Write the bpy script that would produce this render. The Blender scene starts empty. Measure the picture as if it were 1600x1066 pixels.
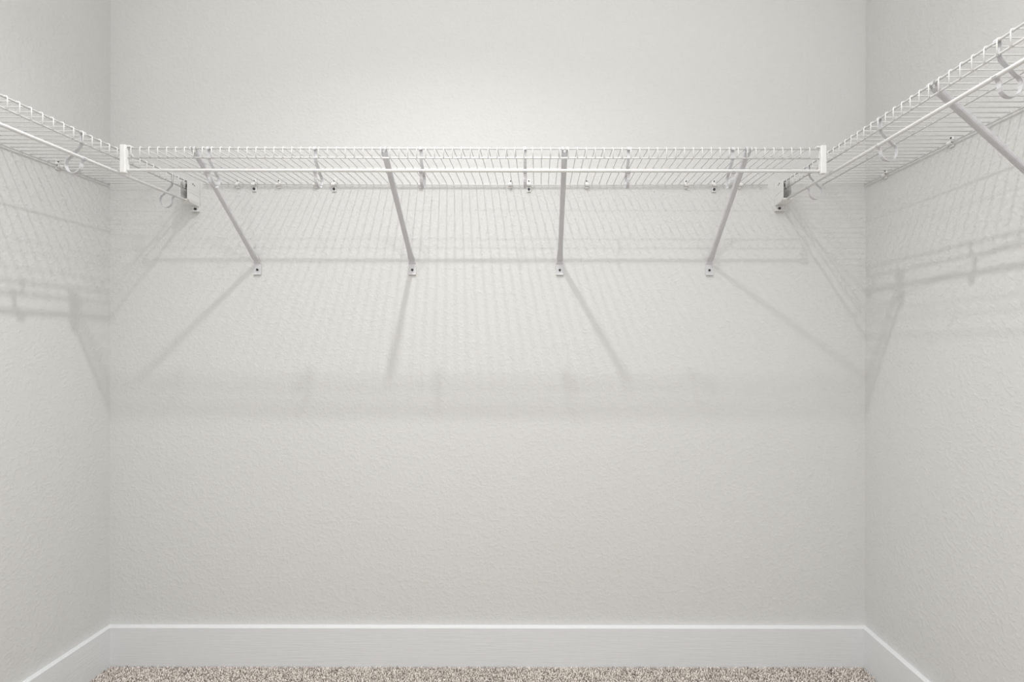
import bpy, bmesh, math, random
import numpy as np
from mathutils import Vector, Matrix
random.seed(7)
PI = math.pi
C = bpy.context.scene.collection
sc = bpy.context.scene

# ------------------------------------------------------------------ key dimensions (metres)
XL, XR = -1.512, 1.155          # side walls
YB, YF = 1.627, -2.30            # back wall, wall behind the camera
CEIL = 2.92
ZS = 1.135 + 0.5605             # height of the shelf deck
ROD_W = -0.063                  # rod height relative to the deck
VF = 0.3055                     # distance of the front rail from its wall

# ------------------------------------------------------------------ camera
cd = bpy.data.cameras.new('camera'); cam = bpy.data.objects.new('camera', cd); C.objects.link(cam)
cam.location = (0, 0, 1.135)
cam.rotation_euler = Matrix.Rotation(math.radians(90), 3, 'X').to_euler()
cam.rotation_euler = (Matrix.Rotation(math.radians(90), 3, 'X') @ Matrix.Rotation(math.radians(0.07), 3, 'Z')).to_euler()
cd.sensor_width = 36; cd.lens = 720 / 1600 * 36
cd.shift_x = -41 / 1600; cd.shift_y = 5 / 1600
cd.clip_start = 0.02
sc.camera = cam

# ------------------------------------------------------------------ world, lights, exposure
w = bpy.data.worlds.new('world'); sc.world = w; w.use_nodes = True
w.node_tree.nodes['Background'].inputs[0].default_value = (1, 0.98, 0.95, 1)
w.node_tree.nodes['Background'].inputs[1].default_value = 0.0

def lamp(name, loc, power, size, col, spread=180, sy=None, rot=(0, 0, 0)):
    d = bpy.data.lights.new(name, 'AREA'); d.energy = power; d.color = col
    d.shape = 'DISK' if sy is None else 'RECTANGLE'; d.size = size
    if sy is not None: d.size_y = sy
    d.spread = math.radians(spread)
    o = bpy.data.objects.new(name, d); C.objects.link(o); o.location = loc; o.rotation_euler = rot
    return o
# two small bright downlights in the ceiling, then two added fill panels
d = bpy.data.lights.new('ceiling_lamp_near_shelf', 'SPOT'); d.energy = 105; d.shadow_soft_size = 0.022; d.color = (1.0, 1.0, 0.995)
d.spot_size = math.radians(150); d.spot_blend = 1.0
o = bpy.data.objects.new('ceiling_lamp_near_shelf', d); C.objects.link(o); o.location = (-0.31, YB - 0.793, 1.135 + 1.665)
o.rotation_euler = (math.radians(-22), 0, 0)       # tilted into the room to tame the hot spot on the upper wall
lamp('ceiling_lamp_by_door', (0.10, YB - 2.05, 1.135 + 1.645), 11, 0.022, (1.0, 1.0, 0.995), 175)
lamp('ceiling_fill', ((XL+XR)/2, -0.45, CEIL - 0.02), 31.5, 2.3, (1.0, 1.0, 0.995), 180, 3.4)  # added overhead panel that evens out the walls, not a fixture
lamp('front_fill', (-0.1, YF + 0.02, 1.05), 10, 0.95, (0.98, 0.99, 1.0), 180, 2.0, (math.radians(90), 0, 0))  # added fill panel behind the camera, evens the back wall
sc.view_settings.view_transform = 'Standard'
sc.view_settings.look = 'None'
sc.view_settings.gamma = 1
sc.view_settings.use_curve_mapping = False
sc.view_settings.exposure = 0.10
sc.cycles.use_adaptive_sampling = False

# ------------------------------------------------------------------ materials
def new_mat(name, col, rough=0.5, metal=0.0, spec=0.5):
    m = bpy.data.materials.new(name); m.use_nodes = True
    b = m.node_tree.nodes['Principled BSDF']
    b.inputs['Base Color'].default_value = (*col, 1); b.inputs['Roughness'].default_value = rough
    b.inputs['Metallic'].default_value = metal; b.inputs['Specular IOR Level'].default_value = spec
    return m, m.node_tree, b
def N(nt, t, **kw):
    n = nt.nodes.new(t)
    for k, v in kw.items():
        if isinstance(k, str) and hasattr(n, k): setattr(n, k, v)
    return n
def noise(nt, scale, detail=3, rough=0.5, vec=None):
    n = nt.nodes.new('ShaderNodeTexNoise'); n.inputs['Scale'].default_value = scale
    n.inputs['Detail'].default_value = detail; n.inputs['Roughness'].default_value = rough
    if vec: nt.links.new(vec, n.inputs['Vector'])
    return n

def wall_material(name, col, strength=0.24):
    m, nt, b = new_mat(name, col, 0.75, 0, 0.25)
    tc = nt.nodes.new('ShaderNodeTexCoord'); L = nt.links.new
    # orange peel: flattened splatter plus fine grain
    n1 = noise(nt, 95, 3, 0.55, tc.outputs['Object'])
    r = nt.nodes.new('ShaderNodeValToRGB'); L(n1.outputs['Fac'], r.inputs['Fac'])
    r.color_ramp.elements[0].position = 0.44; r.color_ramp.elements[1].position = 0.66
    r.color_ramp.interpolation = 'EASE'
    n2 = noise(nt, 330, 2, 0.6, tc.outputs['Object'])
    mx = nt.nodes.new('ShaderNodeMath'); mx.operation = 'MULTIPLY_ADD'
    L(n2.outputs['Fac'], mx.inputs[0]); mx.inputs[1].default_value = 0.25; L(r.outputs['Color'], mx.inputs[2])
    bp = nt.nodes.new('ShaderNodeBump'); bp.inputs['Strength'].default_value = strength
    bp.inputs['Distance'].default_value = 0.0022
    L(mx.outputs[0], bp.inputs['Height']); L(bp.outputs['Normal'], b.inputs['Normal'])
    n3 = noise(nt, 1.2, 3, 0.5, tc.outputs['Object'])
    r3 = nt.nodes.new('ShaderNodeValToRGB'); L(n3.outputs['Fac'], r3.inputs['Fac'])
    r3.color_ramp.elements[0].color = (col[0]*0.985, col[1]*0.98, col[2]*0.975, 1)
    r3.color_ramp.elements[1].color = (col[0]*1.01, col[1]*1.01, col[2]*1.01, 1)
    L(r3.outputs['Color'], b.inputs['Base Color'])
    return m
M_WALL = wall_material('wall_paint', (0.677, 0.680, 0.671))
M_CEIL = wall_material('ceiling_paint', (0.82, 0.815, 0.80), 0.18)

M_TRIM, nt, b = new_mat('trim_paint', (0.765, 0.775, 0.78), 0.35, 0, 0.4)
tc = nt.nodes.new('ShaderNodeTexCoord'); mp = nt.nodes.new('ShaderNodeMapping')
mp.inputs['Scale'].default_value = (1, 1, 45); nt.links.new(tc.outputs['Object'], mp.inputs['Vector'])
n = noise(nt, 8, 4, 0.6, mp.outputs['Vector'])
bp = nt.nodes.new('ShaderNodeBump'); bp.inputs['Strength'].default_value = 0.4; bp.inputs['Distance'].default_value = 0.002
nt.links.new(n.outputs['Fac'], bp.inputs['Height']); nt.links.new(bp.outputs['Normal'], b.inputs['Normal'])

def speckled(name, col, rough, metal=0.0, var=0.03, scale=60, spec=0.5):
    m, nt, b = new_mat(name, col, rough, metal, spec)
    tc = nt.nodes.new('ShaderNodeTexCoord'); n = noise(nt, scale, 2, 0.5, tc.outputs['Object'])
    r = nt.nodes.new('ShaderNodeValToRGB'); nt.links.new(n.outputs['Fac'], r.inputs['Fac'])
    r.color_ramp.elements[0].color = tuple(c*(1-var) for c in col) + (1,)
    r.color_ramp.elements[1].color = tuple(min(1, c*(1+var)) for c in col) + (1,)
    nt.links.new(r.outputs['Color'], b.inputs['Base Color'])
    return m
M_WIRE = speckled('white_epoxy_wire', (0.80, 0.80, 0.785), 0.32)
M_ROD = speckled('white_enamel_rod', (0.82, 0.82, 0.81), 0.25)
M_STEEL = speckled('painted_steel', (0.63, 0.63, 0.645), 0.38, 0.0, 0.03)
M_PLASTIC = speckled('white_plastic', (0.79, 0.79, 0.775), 0.4)
M_SCREW = speckled('dark_screw', (0.06, 0.06, 0.065), 0.35, 0.7)
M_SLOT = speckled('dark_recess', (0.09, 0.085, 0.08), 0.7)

M_CARPET, nt, b = new_mat('carpet_yarn', (0.4, 0.35, 0.3), 0.95, 0, 0.1)
at = nt.nodes.new('ShaderNodeAttribute'); at.attribute_name = 'tuft_tone'
r = nt.nodes.new('ShaderNodeValToRGB'); nt.links.new(at.outputs['Fac'], r.inputs['Fac'])
r.color_ramp.elements[0].color = (0.24, 0.21, 0.19, 1); r.color_ramp.elements[1].color = (0.96, 0.90, 0.84, 1)
e = r.color_ramp.elements.new(0.45); e.color = (0.68, 0.62, 0.57, 1)
nt.links.new(r.outputs['Color'], b.inputs['Base Color'])
M_FLOOR, nt, b = new_mat('carpet_backing', (0.35, 0.30, 0.26), 0.95, 0, 0.1)
tc = nt.nodes.new('ShaderNodeTexCoord'); n = noise(nt, 220, 3, 0.6, tc.outputs['Object'])
r = nt.nodes.new('ShaderNodeValToRGB'); nt.links.new(n.outputs['Fac'], r.inputs['Fac'])
r.color_ramp.elements[0].position = 0.35; r.color_ramp.elements[1].position = 0.65
r.color_ramp.elements[0].color = (0.22, 0.18, 0.155, 1); r.color_ramp.elements[1].color = (0.62, 0.55, 0.48, 1)
nt.links.new(r.outputs['Color'], b.inputs['Base Color'])
bp = nt.nodes.new('ShaderNodeBump'); bp.inputs['Strength'].default_value = 0.8; bp.inputs['Distance'].default_value = 0.006
nt.links.new(n.outputs['Fac'], bp.inputs['Height']); nt.links.new(bp.outputs['Normal'], b.inputs['Normal'])

# ------------------------------------------------------------------ mesh helpers
def mesh_from(name, bm, mat, smooth=False):
    me = bpy.data.meshes.new(name); bmesh.ops.recalc_face_normals(bm, faces=bm.faces); bm.to_mesh(me); bm.free()
    me.materials.append(mat)
    if smooth:
        for p in me.polygons: p.use_smooth = True
    return me
def link(name, me, parent=None, loc=(0,0,0), rot=(0,0,0)):
    o = bpy.data.objects.new(name, me); C.objects.link(o)
    if parent: o.parent = parent
    o.location = loc; o.rotation_euler = rot
    return o
def thing(name, label, cat, loc, rz=0, group=None):
    o = bpy.data.objects.new(name, None); C.objects.link(o); o.empty_display_size = 0.05
    o.location = loc; o.rotation_euler = (0, 0, rz); o['label'] = label; o['category'] = cat
    if group: o['group'] = group
    return o
def bx(bm, x0, x1, y0, y1, z0, z1, bevel=0.0, seg=2):
    t = bmesh.new()
    v = [t.verts.new((x, y, z)) for x in (x0, x1) for y in (y0, y1) for z in (z0, z1)]
    for f in ((0,1,3,2),(4,6,7,5),(0,4,5,1),(2,3,7,6),(0,2,6,4),(1,5,7,3)): t.faces.new([v[i] for i in f])
    if bevel: bmesh.ops.bevel(t, geom=list(t.edges), offset=bevel, segments=seg, affect='EDGES', profile=0.5)
    me = bpy.data.meshes.new('t'); t.to_mesh(me); t.free(); bm.from_mesh(me); bpy.data.meshes.remove(me)
def tube(bm, pts, r, n=8, caps=True):
    pts = [Vector(p) for p in pts]; rings = []
    ref = None
    for i, p in enumerate(pts):
        d = (pts[min(i+1, len(pts)-1)] - pts[max(i-1, 0)]).normalized()
        if ref is None:
            ref = d.cross(Vector((0, 0, 1)))
            if ref.length < 0.1: ref = d.cross(Vector((1, 0, 0)))
        ref = (ref - d * ref.dot(d)).normalized(); b2 = d.cross(ref)
        rr = r[i] if isinstance(r, (list, tuple)) else r
        rings.append([bm.verts.new(p + rr * (math.cos(a) * ref + math.sin(a) * b2)) for a in (2*PI*k/n for k in range(n))])
    for a, b in zip(rings, rings[1:]):
        for k in range(n): bm.faces.new((a[k], a[(k+1) % n], b[(k+1) % n], b[k]))
    if caps:
        bm.faces.new(rings[0][::-1]); bm.faces.new(rings[-1])
def strip(bm, prof, w, t):
    """flat strap: profile in the local YZ plane, width along X, thickness t"""
    P = [Vector((0, y, z)) for y, z in prof]; rows = []
    for i, p in enumerate(P):
        d = (P[min(i+1, len(P)-1)] - P[max(i-1, 0)]).normalized(); nrm = Vector((0, -d.z, d.y))
        ww = w[i] if isinstance(w, (list, tuple)) else w
        rows.append([bm.verts.new(p + Vector((sx*ww/2, 0, 0)) + nrm*sn*t/2) for sx, sn in ((-1,-1),(1,-1),(1,1),(-1,1))])
    for a, b in zip(rows, rows[1:]):
        for k in range(4): bm.faces.new((a[k], a[(k+1) % 4], b[(k+1) % 4], b[k]))
    bm.faces.new(rows[0][::-1]); bm.faces.new(rows[-1])
def disc(bm, c, r, h, axis='Y', n=14, dome=0.0):
    """short cylinder, from c towards -Y (out of the wall) with a domed face"""
    c = Vector(c); rings = []
    for dy, s in ((0, 1), (h*0.7, 1), (h, 0.75)):
        rings.append([bm.verts.new(c + Vector((r*s*math.cos(2*PI*k/n), -dy, r*s*math.sin(2*PI*k/n)))) for k in range(n)])
    for a, b in zip(rings, rings[1:]):
        for k in range(n): bm.faces.new((a[k], a[(k+1) % n], b[(k+1) % n], b[k]))
    bm.faces.new(rings[0]); bm.faces.new(rings[-1])

# ------------------------------------------------------------------ the setting
def struct(name, bm, mat, smooth=False):
    o = link(name, mesh_from(name, bm, mat, smooth)); o['kind'] = 'structure'; return o
T = 0.10
bm = bmesh.new(); bx(bm, XL-T, XR+T, YB, YB+T, -0.1, CEIL); struct('wall_back', bm, M_WALL)
bm = bmesh.new(); bx(bm, XL-T, XL, YF-T, YB, -0.1, CEIL); struct('wall_left', bm, M_WALL)
bm = bmesh.new(); bx(bm, XR, XR+T, YF-T, YB, -0.1, CEIL); struct('wall_right', bm, M_WALL)
bm = bmesh.new(); bx(bm, XL, XR, YF-T, YF, -0.1, CEIL); struct('wall_front', bm, M_WALL)
bm = bmesh.new(); bx(bm, XL-T, XR+T, YF-T, YB+T, CEIL, CEIL+0.1); struct('ceiling', bm, M_CEIL)
bm = bmesh.new(); bx(bm, XL-T, XR+T, YF-T, YB+T, -0.1, 0.0); struct('floor', bm, M_FLOOR)

BT, BH = 0.017, 0.1435     # baseboard thickness and height
def base_profile():
    return [(0, -0.02), (-BT, -0.02), (-BT, BH-0.0025), (-BT+0.0008, BH-0.0007), (-BT+0.0025, BH), (0, BH)]
def baseboard(name, a, b, rz, origin):
    bm = bmesh.new(); P = base_profile(); rings = []
    for x, mit in ((a, 1), (b, -1)):
        rings.append([bm.verts.new((x + mit*(-y), y, z)) for y, z in P])
    n = len(P)
    for k in range(n): bm.faces.new((rings[0][k], rings[0][(k+1) % n], rings[1][(k+1) % n], rings[1][k]))
    bm.faces.new(rings[0]); bm.faces.new(rings[1])
    o = struct(name, bm, M_TRIM); o.location = origin; o.rotation_euler = (0, 0, rz)
baseboard('baseboard_back', XL, XR, 0, (0, YB, 0))
baseboard('baseboard_left', 0, YB-YF, PI/2, (XL, YF, 0))
baseboard('baseboard_right', 0, YB-YF, -PI/2, (XR, YB, 0))

# carpet pile: leaning yarn tufts in front of the back wall
def carpet():
    rng = np.random.default_rng(3)
    s = 0.0046
    x0, x1, y0, y1 = XL+BT, XR-BT, 1.0, YB-BT
    xs, ys = np.meshgrid(np.arange(x0+0.002, x1, s), np.arange(y0, y1-0.0005, s))
    xs = xs.ravel(); ys = ys.ravel(); n = len(xs)
    xs = np.clip(xs + rng.uniform(-.5, .5, n)*s, x0+0.001, x1-0.001); ys = np.clip(ys + rng.uniform(-.5, .5, n)*s, y0, y1-0.001)
    h = rng.uniform(0.0065, 0.0115, n); r = rng.uniform(0.0014, 0.0023, n)
    la = rng.uniform(0, 2*PI, n); lm = rng.uniform(0, 0.0035, n)
    rings = []
    for t, k in ((0.0, 0.7), (0.55, 1.1), (0.85, 0.9)):
        ring = []
        for j in range(4):
            a = la + j*PI/2
            ring.append(np.stack([xs + r*k*np.cos(a) + lm*t*np.cos(la), ys + r*k*np.sin(a) + lm*t*np.sin(la), h*t + 0*xs], 1))
        rings.append(ring)
    tip = np.stack([xs + lm*np.cos(la), ys + lm*np.sin(la), h], 1)
    V = np.stack([p for ring in rings for p in ring] + [tip], 1)      # n,13,3
    V[:, :, 0] = np.clip(V[:, :, 0], x0, x1); V[:, :, 1] = np.minimum(V[:, :, 1], y1)
    quads = [(a*4+j, a*4+(j+1) % 4, (a+1)*4+(j+1) % 4, (a+1)*4+j) for a in range(2) for j in range(4)]
    tris = [(8+j, 8+(j+1) % 4, 12) for j in range(4)]
    off = np.arange(n)[:, None, None]*13
    Q = (np.array(quads)[None] + off).reshape(-1); Tt = (np.array(tris)[None] + off).reshape(-1)
    me = bpy.data.meshes.new('carpet_pile'); me.vertices.add(n*13); me.vertices.foreach_set('co', V.reshape(-1).astype(np.float32))
    nq, ntri = n*8, n*4
    me.loops.add(nq*4 + ntri*3); me.loops.foreach_set('vertex_index', np.concatenate([Q, Tt]).astype(np.int32))
    me.polygons.add(nq+ntri)
    me.polygons.foreach_set('loop_start', np.concatenate([np.arange(nq)*4, nq*4 + np.arange(ntri)*3]).astype(np.int32))
    me.update(calc_edges=True); me.validate()
    tone = rng.beta(1.6, 1.4, n)
    a = me.attributes.new('tuft_tone', 'FLOAT', 'POINT'); a.data.foreach_set('value', np.repeat(tone, 13).astype(np.float32))
    me.materials.append(M_CARPET)
    for p in (me,):
        p.polygons.foreach_set('use_smooth', np.ones(nq+ntri, dtype=bool))
    o = link('carpet_pile', me); o['kind'] = 'stuff'; o['label'] = 'speckled taupe cut pile carpet along the back baseboard'; o['category'] = 'carpet'
carpet()

# ------------------------------------------------------------------ wire shelves
RW = 0.00135; RR = 0.0025
SP = 0.02554; SP_SIDE = 0.0248
bm = bmesh.new()
v1 = VF + RR + RW
tube(bm, [(0, -0.0048, RR+RW), (0, -(v1-0.004), RR+RW), (0, -(v1-0.0012), RR+RW-0.0012), (0, -v1, RR+RW-0.0045), (0, -v1, -0.0295)], RW, 6)
ME_WIRE = mesh_from('wire', bm, M_WIRE, True)

def shelf(label, loc, rz, xa, xb, x0, sp, n, caps=False):
    t = thing('wire_shelf', label, 'shelf', loc, rz)
    for name, v, wz, r in (('back_rail', 0.0075, 0, 0.0020), ('middle_rail', 0.1545, 0, 0.0021), ('front_rail', VF, 0, RR), ('lip_rail', VF, -0.0265, 0.0025)):
        bm = bmesh.new(); tube(bm, [(xa, -v, wz), (xb, -v, wz)], r, 10); link(name, mesh_from(name, bm, M_WIRE, True), t)
    for i in range(n): link('wire', ME_WIRE, t, (x0+i*sp, 0, 0))
    if caps:
        for s, x in ((-1, xa), (1, xb)):
            bm = bmesh.new()
            bx(bm, x-0.001 if s > 0 else x-0.015, x+0.015 if s > 0 else x+0.001, -VF-0.010, -VF+0.006, -0.073, 0.008, 0.002)
            bx(bm, x+s*0.001-0.0105, x+s*0.001+0.0105, -VF-0.0045, -VF+0.012, 0.0025, 0.0075, 0.001)   # tongue over the top rail
            link('end_cap', mesh_from('end_cap', bm, M_PLASTIC), t)
    return t
XA, XB = -1.178, 0.806
shelf('white wire shelf across the back wall between the two side shelves', (0, YB, ZS), 0, XA, XB, -1.1655, SP, 77, True)
shelf('white wire shelf running along the left wall', (XL, YB, ZS-0.003), PI/2, -2.62, -0.010, -0.0133-SP_SIDE*104, SP_SIDE, 105)
shelf('white wire shelf running along the right wall', (XR, YB, ZS+0.002), -PI/2, 0.006, 2.62, 0.008, SP_SIDE, 105)

def rod(label, loc, rz, xa, xb, ROD_W=ROD_W):
    bm = bmesh.new(); tube(bm, [(xa, -VF, ROD_W), (xa+0.001, -VF, ROD_W), (xb-0.001, -VF, ROD_W), (xb, -VF, ROD_W)], [0.0037, 0.0046, 0.0046, 0.0037], 16)
    o = link('hanging_rod', mesh_from('hanging_rod', bm, M_ROD, True), None, loc, (0, 0, rz)); o['label'] = label; o['category'] = 'rod'
rod('white hanging rod under the back wall shelf', (0, YB, ZS), 0, XA+0.0015, XB-0.0015)
rod('white hanging rod under the left wall shelf', (XL, YB, ZS-0.003), PI/2, -2.62, -0.016, -0.066)
rod('white hanging rod under the right wall shelf', (XR, YB, ZS+0.002), -PI/2, 0.016, 2.62, -0.0645)

# ------------------------------------------------------------------ rod hooks (J straps)
def hook_mesh():
    q = lambda b, w: (-(VF-b), w)          # b = distance behind the front rail
    prof = [q(-0.0036, -0.004), q(-0.0036, 0.0005), q(-0.002, 0.0034), q(0.001, 0.0040), q(0.0034, 0.0022), q(0.0042, -0.003),
            q(0.0045, -0.026), q(0.0065, -0.034)]
    prof += [q(0.020, -0.048), q(0.034, -0.0625)]
    c = (0.0245, -0.081); R = 0.0205
    for k in range(13):
        a = math.radians(38 - k*(38+180+6)/12)
        prof.append(q(c[0] + R*math.cos(a), c[1] + R*math.sin(a)*1.12))
    prof += [q(0.0012, ROD_W-0.0075), q(-0.0008, ROD_W-0.0062), q(-0.004, ROD_W-0.0050), q(-0.0062, ROD_W-0.0015)]
    bm = bmesh.new(); strip(bm, prof, 0.0085, 0.0018)
    return mesh_from('rod_hook', bm, M_STEEL)
ME_HOOK = hook_mesh()
def hook(label, origin, rz, s, zs=1.0):
    d = Vector((math.cos(rz), math.sin(rz), 0))
    o = link('rod_hook', ME_HOOK, None, Vector(origin) + d*s, (0, 0, rz)); o.scale = (1, 1, zs); o['label'] = label; o['category'] = 'hook'; o['group'] = 'hooks holding the hanging rods'
mid_x = [(p-841)*1.3215/720 for p in (325, 491.5, 657, 820, 982, 1145)]
desc = ['leftmost hook on the back shelf rod, beside the first brace from the left',
        'white strap hook on the back rod, second hook from the left',
        'white strap hook on the back rod just right of the second brace',
        'white strap hook on the back rod just left of the third brace',
        'white strap hook on the back rod, fifth hook from the left',
        'rightmost hook on the back shelf rod, beside the fourth brace']
for x, l in zip(mid_x, desc): hook(l, (0, YB, ZS), 0, x)
for s, l in ((-0.103, 'white strap hook on the left rod nearest the back wall'), (-0.406, 'white strap hook on the left rod, second from the back wall'),
             (-0.705, 'white strap hook on the left rod, third from the back wall')):
    hook(l, (XL, YB, ZS-0.003), PI/2, s, 1.025)
for s, l in ((0.174, 'white strap hook on the right rod nearest the back wall'), (0.477, 'white strap hook on the right rod, second from the back wall'),
             (0.773, 'white strap hook on the right rod in front of the diagonal brace'), ):
    hook(l, (XR, YB, ZS+0.002), -PI/2, s, 1.005)

# ------------------------------------------------------------------ diagonal shelf braces
def brace_meshes():
    # rounded channel lofted from the front rail down to the wall
    bm = bmesh.new()
    A = Vector((0, -(VF-0.006), -0.006)); B = Vector((0, -0.010, -0.268))
    d = (B-A).normalized(); up = Vector((0, -d.z, d.y));
    if up.z < 0: up = -up           # towards the deck / wall side
    prof = [(0.0, 0.0175, 0.010), (0.10, 0.0165, 0.010), (0.5, 0.0155, 0.0095), (0.86, 0.0165, 0.009), (0.93, 0.0195, 0.0075), (0.975, 0.022, 0.005), (1.0, 0.018, 0.003)]
    rings = []
    for t, wd, dp in prof:
        p = A.lerp(B, t); ring = []
        outer = [(-0.5, 0.45), (-0.5, -0.1), (-0.40, -0.38), (-0.22, -0.5), (0.22, -0.5), (0.40, -0.38), (0.5, -0.1), (0.5, 0.45)]
        inner = [(a*(wd-0.003)/wd, b + (0.0016/dp if b < -0.2 else 0)) for a, b in outer[::-1]]
        for a, b in outer + inner: ring.append(bm.verts.new(p + Vector((a*wd, 0, 0)) + up*b*dp))
        rings.append(ring)
    n = len(rings[0])
    for r0, r1 in zip(rings, rings[1:]):
        for k in range(n): bm.faces.new((r0[k], r0[(k+1) % n], r1[(k+1) % n], r1[k]))
    for rr in (rings[0], rings[-1]):
        for k in range(7): bm.faces.new((rr[k], rr[k+1], rr[n-2-k], rr[n-1-k]))
    me_ch = mesh_from('channel', bm, M_STEEL)
    # claw over the front rail
    bm = bmesh.new()
    for s in (-1, 1):
        t2 = bmesh.new()
        strip(t2, [(-(VF-0.012), -0.014), (-(VF-0.0055), -0.006), (-(VF-0.0045), 0.0015), (-(VF-0.002), 0.0042), (-(VF+0.0015), 0.0044), (-(VF+0.0042), 0.002), (-(VF+0.0045), -0.004)], 0.005, 0.0016)
        bmesh.ops.translate(t2, verts=t2.verts, vec=(s*0.0062, 0, 0))
        m_ = bpy.data.meshes.new('t'); t2.to_mesh(m_); t2.free(); bm.from_mesh(m_); bpy.data.meshes.remove(m_)
    me_claw = mesh_from('rail_claw', bm, M_STEEL)
    # foot plate on the wall with a rolled bottom lip
    bm = bmesh.new()
    strip(bm, [(-0.012, -0.262), (-0.0065, -0.272), (-0.0018, -0.279), (-0.0016, -0.300), (-0.0017, -0.312), (-0.0035, -0.3155), (-0.0055, -0.3165)],
          [0.014, 0.020, 0.0265, 0.0275, 0.0275, 0.026, 0.023], 0.002)
    me_foot = mesh_from('foot_plate', bm, M_STEEL)
    bm = bmesh.new(); disc(bm, (0, -0.0024, -0.299), 0.0042, 0.0028); me_s = mesh_from('screw', bm, M_SCREW)
    return me_ch, me_claw, me_foot, me_s
BR = brace_meshes()
def brace(label, origin, rz, s):
    d = Vector((math.cos(rz), math.sin(rz), 0))
    t = thing('shelf_brace', label, 'brace', Vector(origin) + d*s, rz, 'diagonal shelf braces')
    link('channel', BR[0], t); link('rail_claw', BR[1], t); link('foot_plate', BR[2], t)
    link('screw', BR[3], t)
for top, foot, l in ((305, 402, 'grey diagonal brace under the back shelf, first from the left'), (598, 646, 'grey diagonal brace under the back shelf, second from the left'),
                     (880, 876, 'grey near-vertical looking brace under the back shelf, third from the left'), (1164, 1111, 'grey diagonal brace under the back shelf, fourth from the left')):
    xt = (top-841)*1.328/720; xf = (foot-841)*1.627/720
    brace(l, (0, YB, ZS), 0, (xt+xf)/2)
    bpy.context.view_layer.update()
brace('grey diagonal brace under the right wall shelf', (XR, YB, ZS+0.002), -PI/2, 0.631)
brace('grey diagonal brace under the left wall shelf', (XL, YB, ZS-0.003), PI/2, -0.68)

# ------------------------------------------------------------------ wall clips along the back rails
bm = bmesh.new(); bx(bm, -0.0062, 0.0062, -0.0045, -0.0003, -0.012, 0.019, 0.0018)
ME_CB = mesh_from('clip_body', bm, M_PLASTIC)
def arc_ring(r, w, t, a0, a1, n=12):
    bm = bmesh.new()
    pr = [(-0.0075 - r*math.cos(a), r*math.sin(a)) for a in (math.radians(a0 + (a1-a0)*k/n) for k in range(n+1))]
    strip(bm, pr, w, t); return bm
ME_CR = mesh_from('clip_jaw', arc_ring(0.0044, 0.0135, 0.0024, 150, -150), M_PLASTIC)
bm = bmesh.new(); disc(bm, (0, -0.0045, 0.0142), 0.0024, 0.002); ME_CP = mesh_from('pin', bm, M_SCREW)
bm = bmesh.new(); bx(bm, -0.0075, 0.0075, -0.0040, -0.0003, -0.024, 0.021, 0.0016)
ME_SB = mesh_from('clip_body', bm, M_PLASTIC)
bm = bmesh.new(); disc(bm, (0, -0.0040, -0.0145), 0.0045, 0.0035); ME_SS = mesh_from('screw', bm, M_SCREW)
def clip(label, origin, rz, s, screw=False):
    d = Vector((math.cos(rz), math.sin(rz), 0))
    t = thing('screw_clip' if screw else 'wall_clip', label, 'clip', Vector(origin) + d*s, rz, 'clips holding the back rails to the wall')
    link('clip_body', ME_SB if screw else ME_CB, t); link('clip_jaw', ME_CR, t); link('pin', ME_CP, t)
    if screw: link('screw', ME_SS, t)
ordn = ['first', 'second', 'third', 'fourth', 'fifth', 'sixth', 'seventh', 'eighth']
for i, px in enumerate((370, 434.5, 493, 657.5, 797.5, 916.5, 1072, 1156)):
    clip('small white clip on the back shelf rear rail, %s round clip from the left' % ordn[i], (0, YB, ZS), 0, (px-841)*1.620/720)
for i, px in enumerate((396, 521, 826, 1116)):
    clip('white clip with dark screw on the back shelf, %s screwed clip from the left' % ordn[i], (0, YB, ZS), 0, (px-841)*1.620/720, True)
clip('small white clip holding the left wall shelf rail', (XL, YB, ZS-0.003), PI/2, -0.181)
clip('small white clip on the right wall rail nearest the back corner', (XR, YB, ZS+0.002), -PI/2, 0.098)
clip('small white clip on the right wall rail beside the diagonal brace', (XR, YB, ZS+0.002), -PI/2, 0.342)

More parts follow.
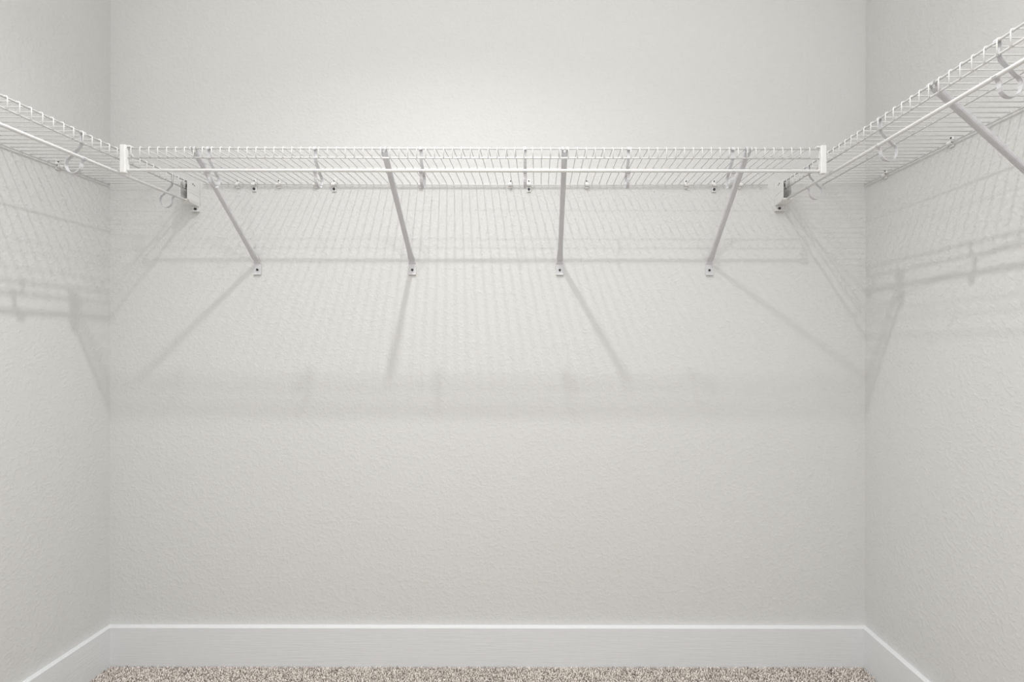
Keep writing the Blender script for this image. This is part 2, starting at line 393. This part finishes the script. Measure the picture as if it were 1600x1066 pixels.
# ------------------------------------------------------------------ end brackets on the back wall that carry the side shelves
def end_bracket(label, x, z, side, off):
    """side: +1 when the middle of the room lies towards +X"""
    t = thing('end_bracket', label, 'bracket', (x, YB, z))
    inner, outer = side*off, -side*0.0150
    xl, xh = min(inner, outer), max(inner, outer)
    bm = bmesh.new(); bx(bm, xl, xh, -0.0035, -0.0003, -0.092, 0.013, 0.001)
    bx(bm, xl, xh, -0.014, -0.0015, -0.0935, -0.0905, 0.0008)
    link('back_plate', mesh_from('back_plate', bm, M_PLASTIC), t)
    prof = [(-0.003, 0.0135), (-0.050, 0.001), (-0.055, -0.001), (-0.0575, -0.004), (-0.0575, -0.064), (-0.054, -0.0695), (-0.046, -0.0725), (-0.003, -0.0715)]
    for xp, sg in ((inner, side), (outer, -side)):
        bm = bmesh.new(); x0, x1 = xp - sg*0.0022, xp
        a = [bm.verts.new((x0, y, zz)) for y, zz in prof]; b = [bm.verts.new((x1, y, zz)) for y, zz in prof]
        n = len(prof)
        for k in range(n): bm.faces.new((a[k], a[(k+1) % n], b[(k+1) % n], b[k]))
        bm.faces.new(a); bm.faces.new(b)
        o = link('side_plate', mesh_from('side_plate', bm, M_PLASTIC), t)
        bm = bmesh.new(); tube(bm, [(xp, -0.006, -0.040), (xp, -0.056, -0.036)], 0.0009, 6)
        link('rib', mesh_from('rib', bm, M_PLASTIC), o)
        bm = bmesh.new(); e = xp + sg*0.0004
        bx(bm, min(xp, e), max(xp, e), -0.037, -0.031, -0.0075, -0.0040)
        bx(bm, min(xp, e), max(xp, e), -0.029, -0.025, -0.0100, -0.0070)
        link('slot', mesh_from('slot', bm, M_SLOT), o)
    bm = bmesh.new()
    strip(bm, [(-0.0575, -0.062), (-0.056, -0.067), (-0.051, -0.0705), (-0.044, -0.0725), (-0.003, -0.0725)], xh-xl, 0.002)
    bmesh.ops.translate(bm, verts=bm.verts, vec=((xl+xh)/2, 0, 0))
    link('rod_cradle', mesh_from('rod_cradle', bm, M_PLASTIC), t)
    bm = bmesh.new(); xi = inner - side*0.0026      # thin dark plates inside the inner side plate, near its front
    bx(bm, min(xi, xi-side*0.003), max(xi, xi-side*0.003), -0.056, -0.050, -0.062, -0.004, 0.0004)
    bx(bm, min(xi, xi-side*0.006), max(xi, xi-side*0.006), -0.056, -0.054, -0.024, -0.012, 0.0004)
    link('dark_plate', mesh_from('dark_plate', bm, M_SLOT), t)
    bm = bmesh.new(); disc(bm, ((xl+xh)/2, -0.0035, -0.083), 0.0042, 0.005); link('screw', mesh_from('screw', bm, M_SCREW), t)
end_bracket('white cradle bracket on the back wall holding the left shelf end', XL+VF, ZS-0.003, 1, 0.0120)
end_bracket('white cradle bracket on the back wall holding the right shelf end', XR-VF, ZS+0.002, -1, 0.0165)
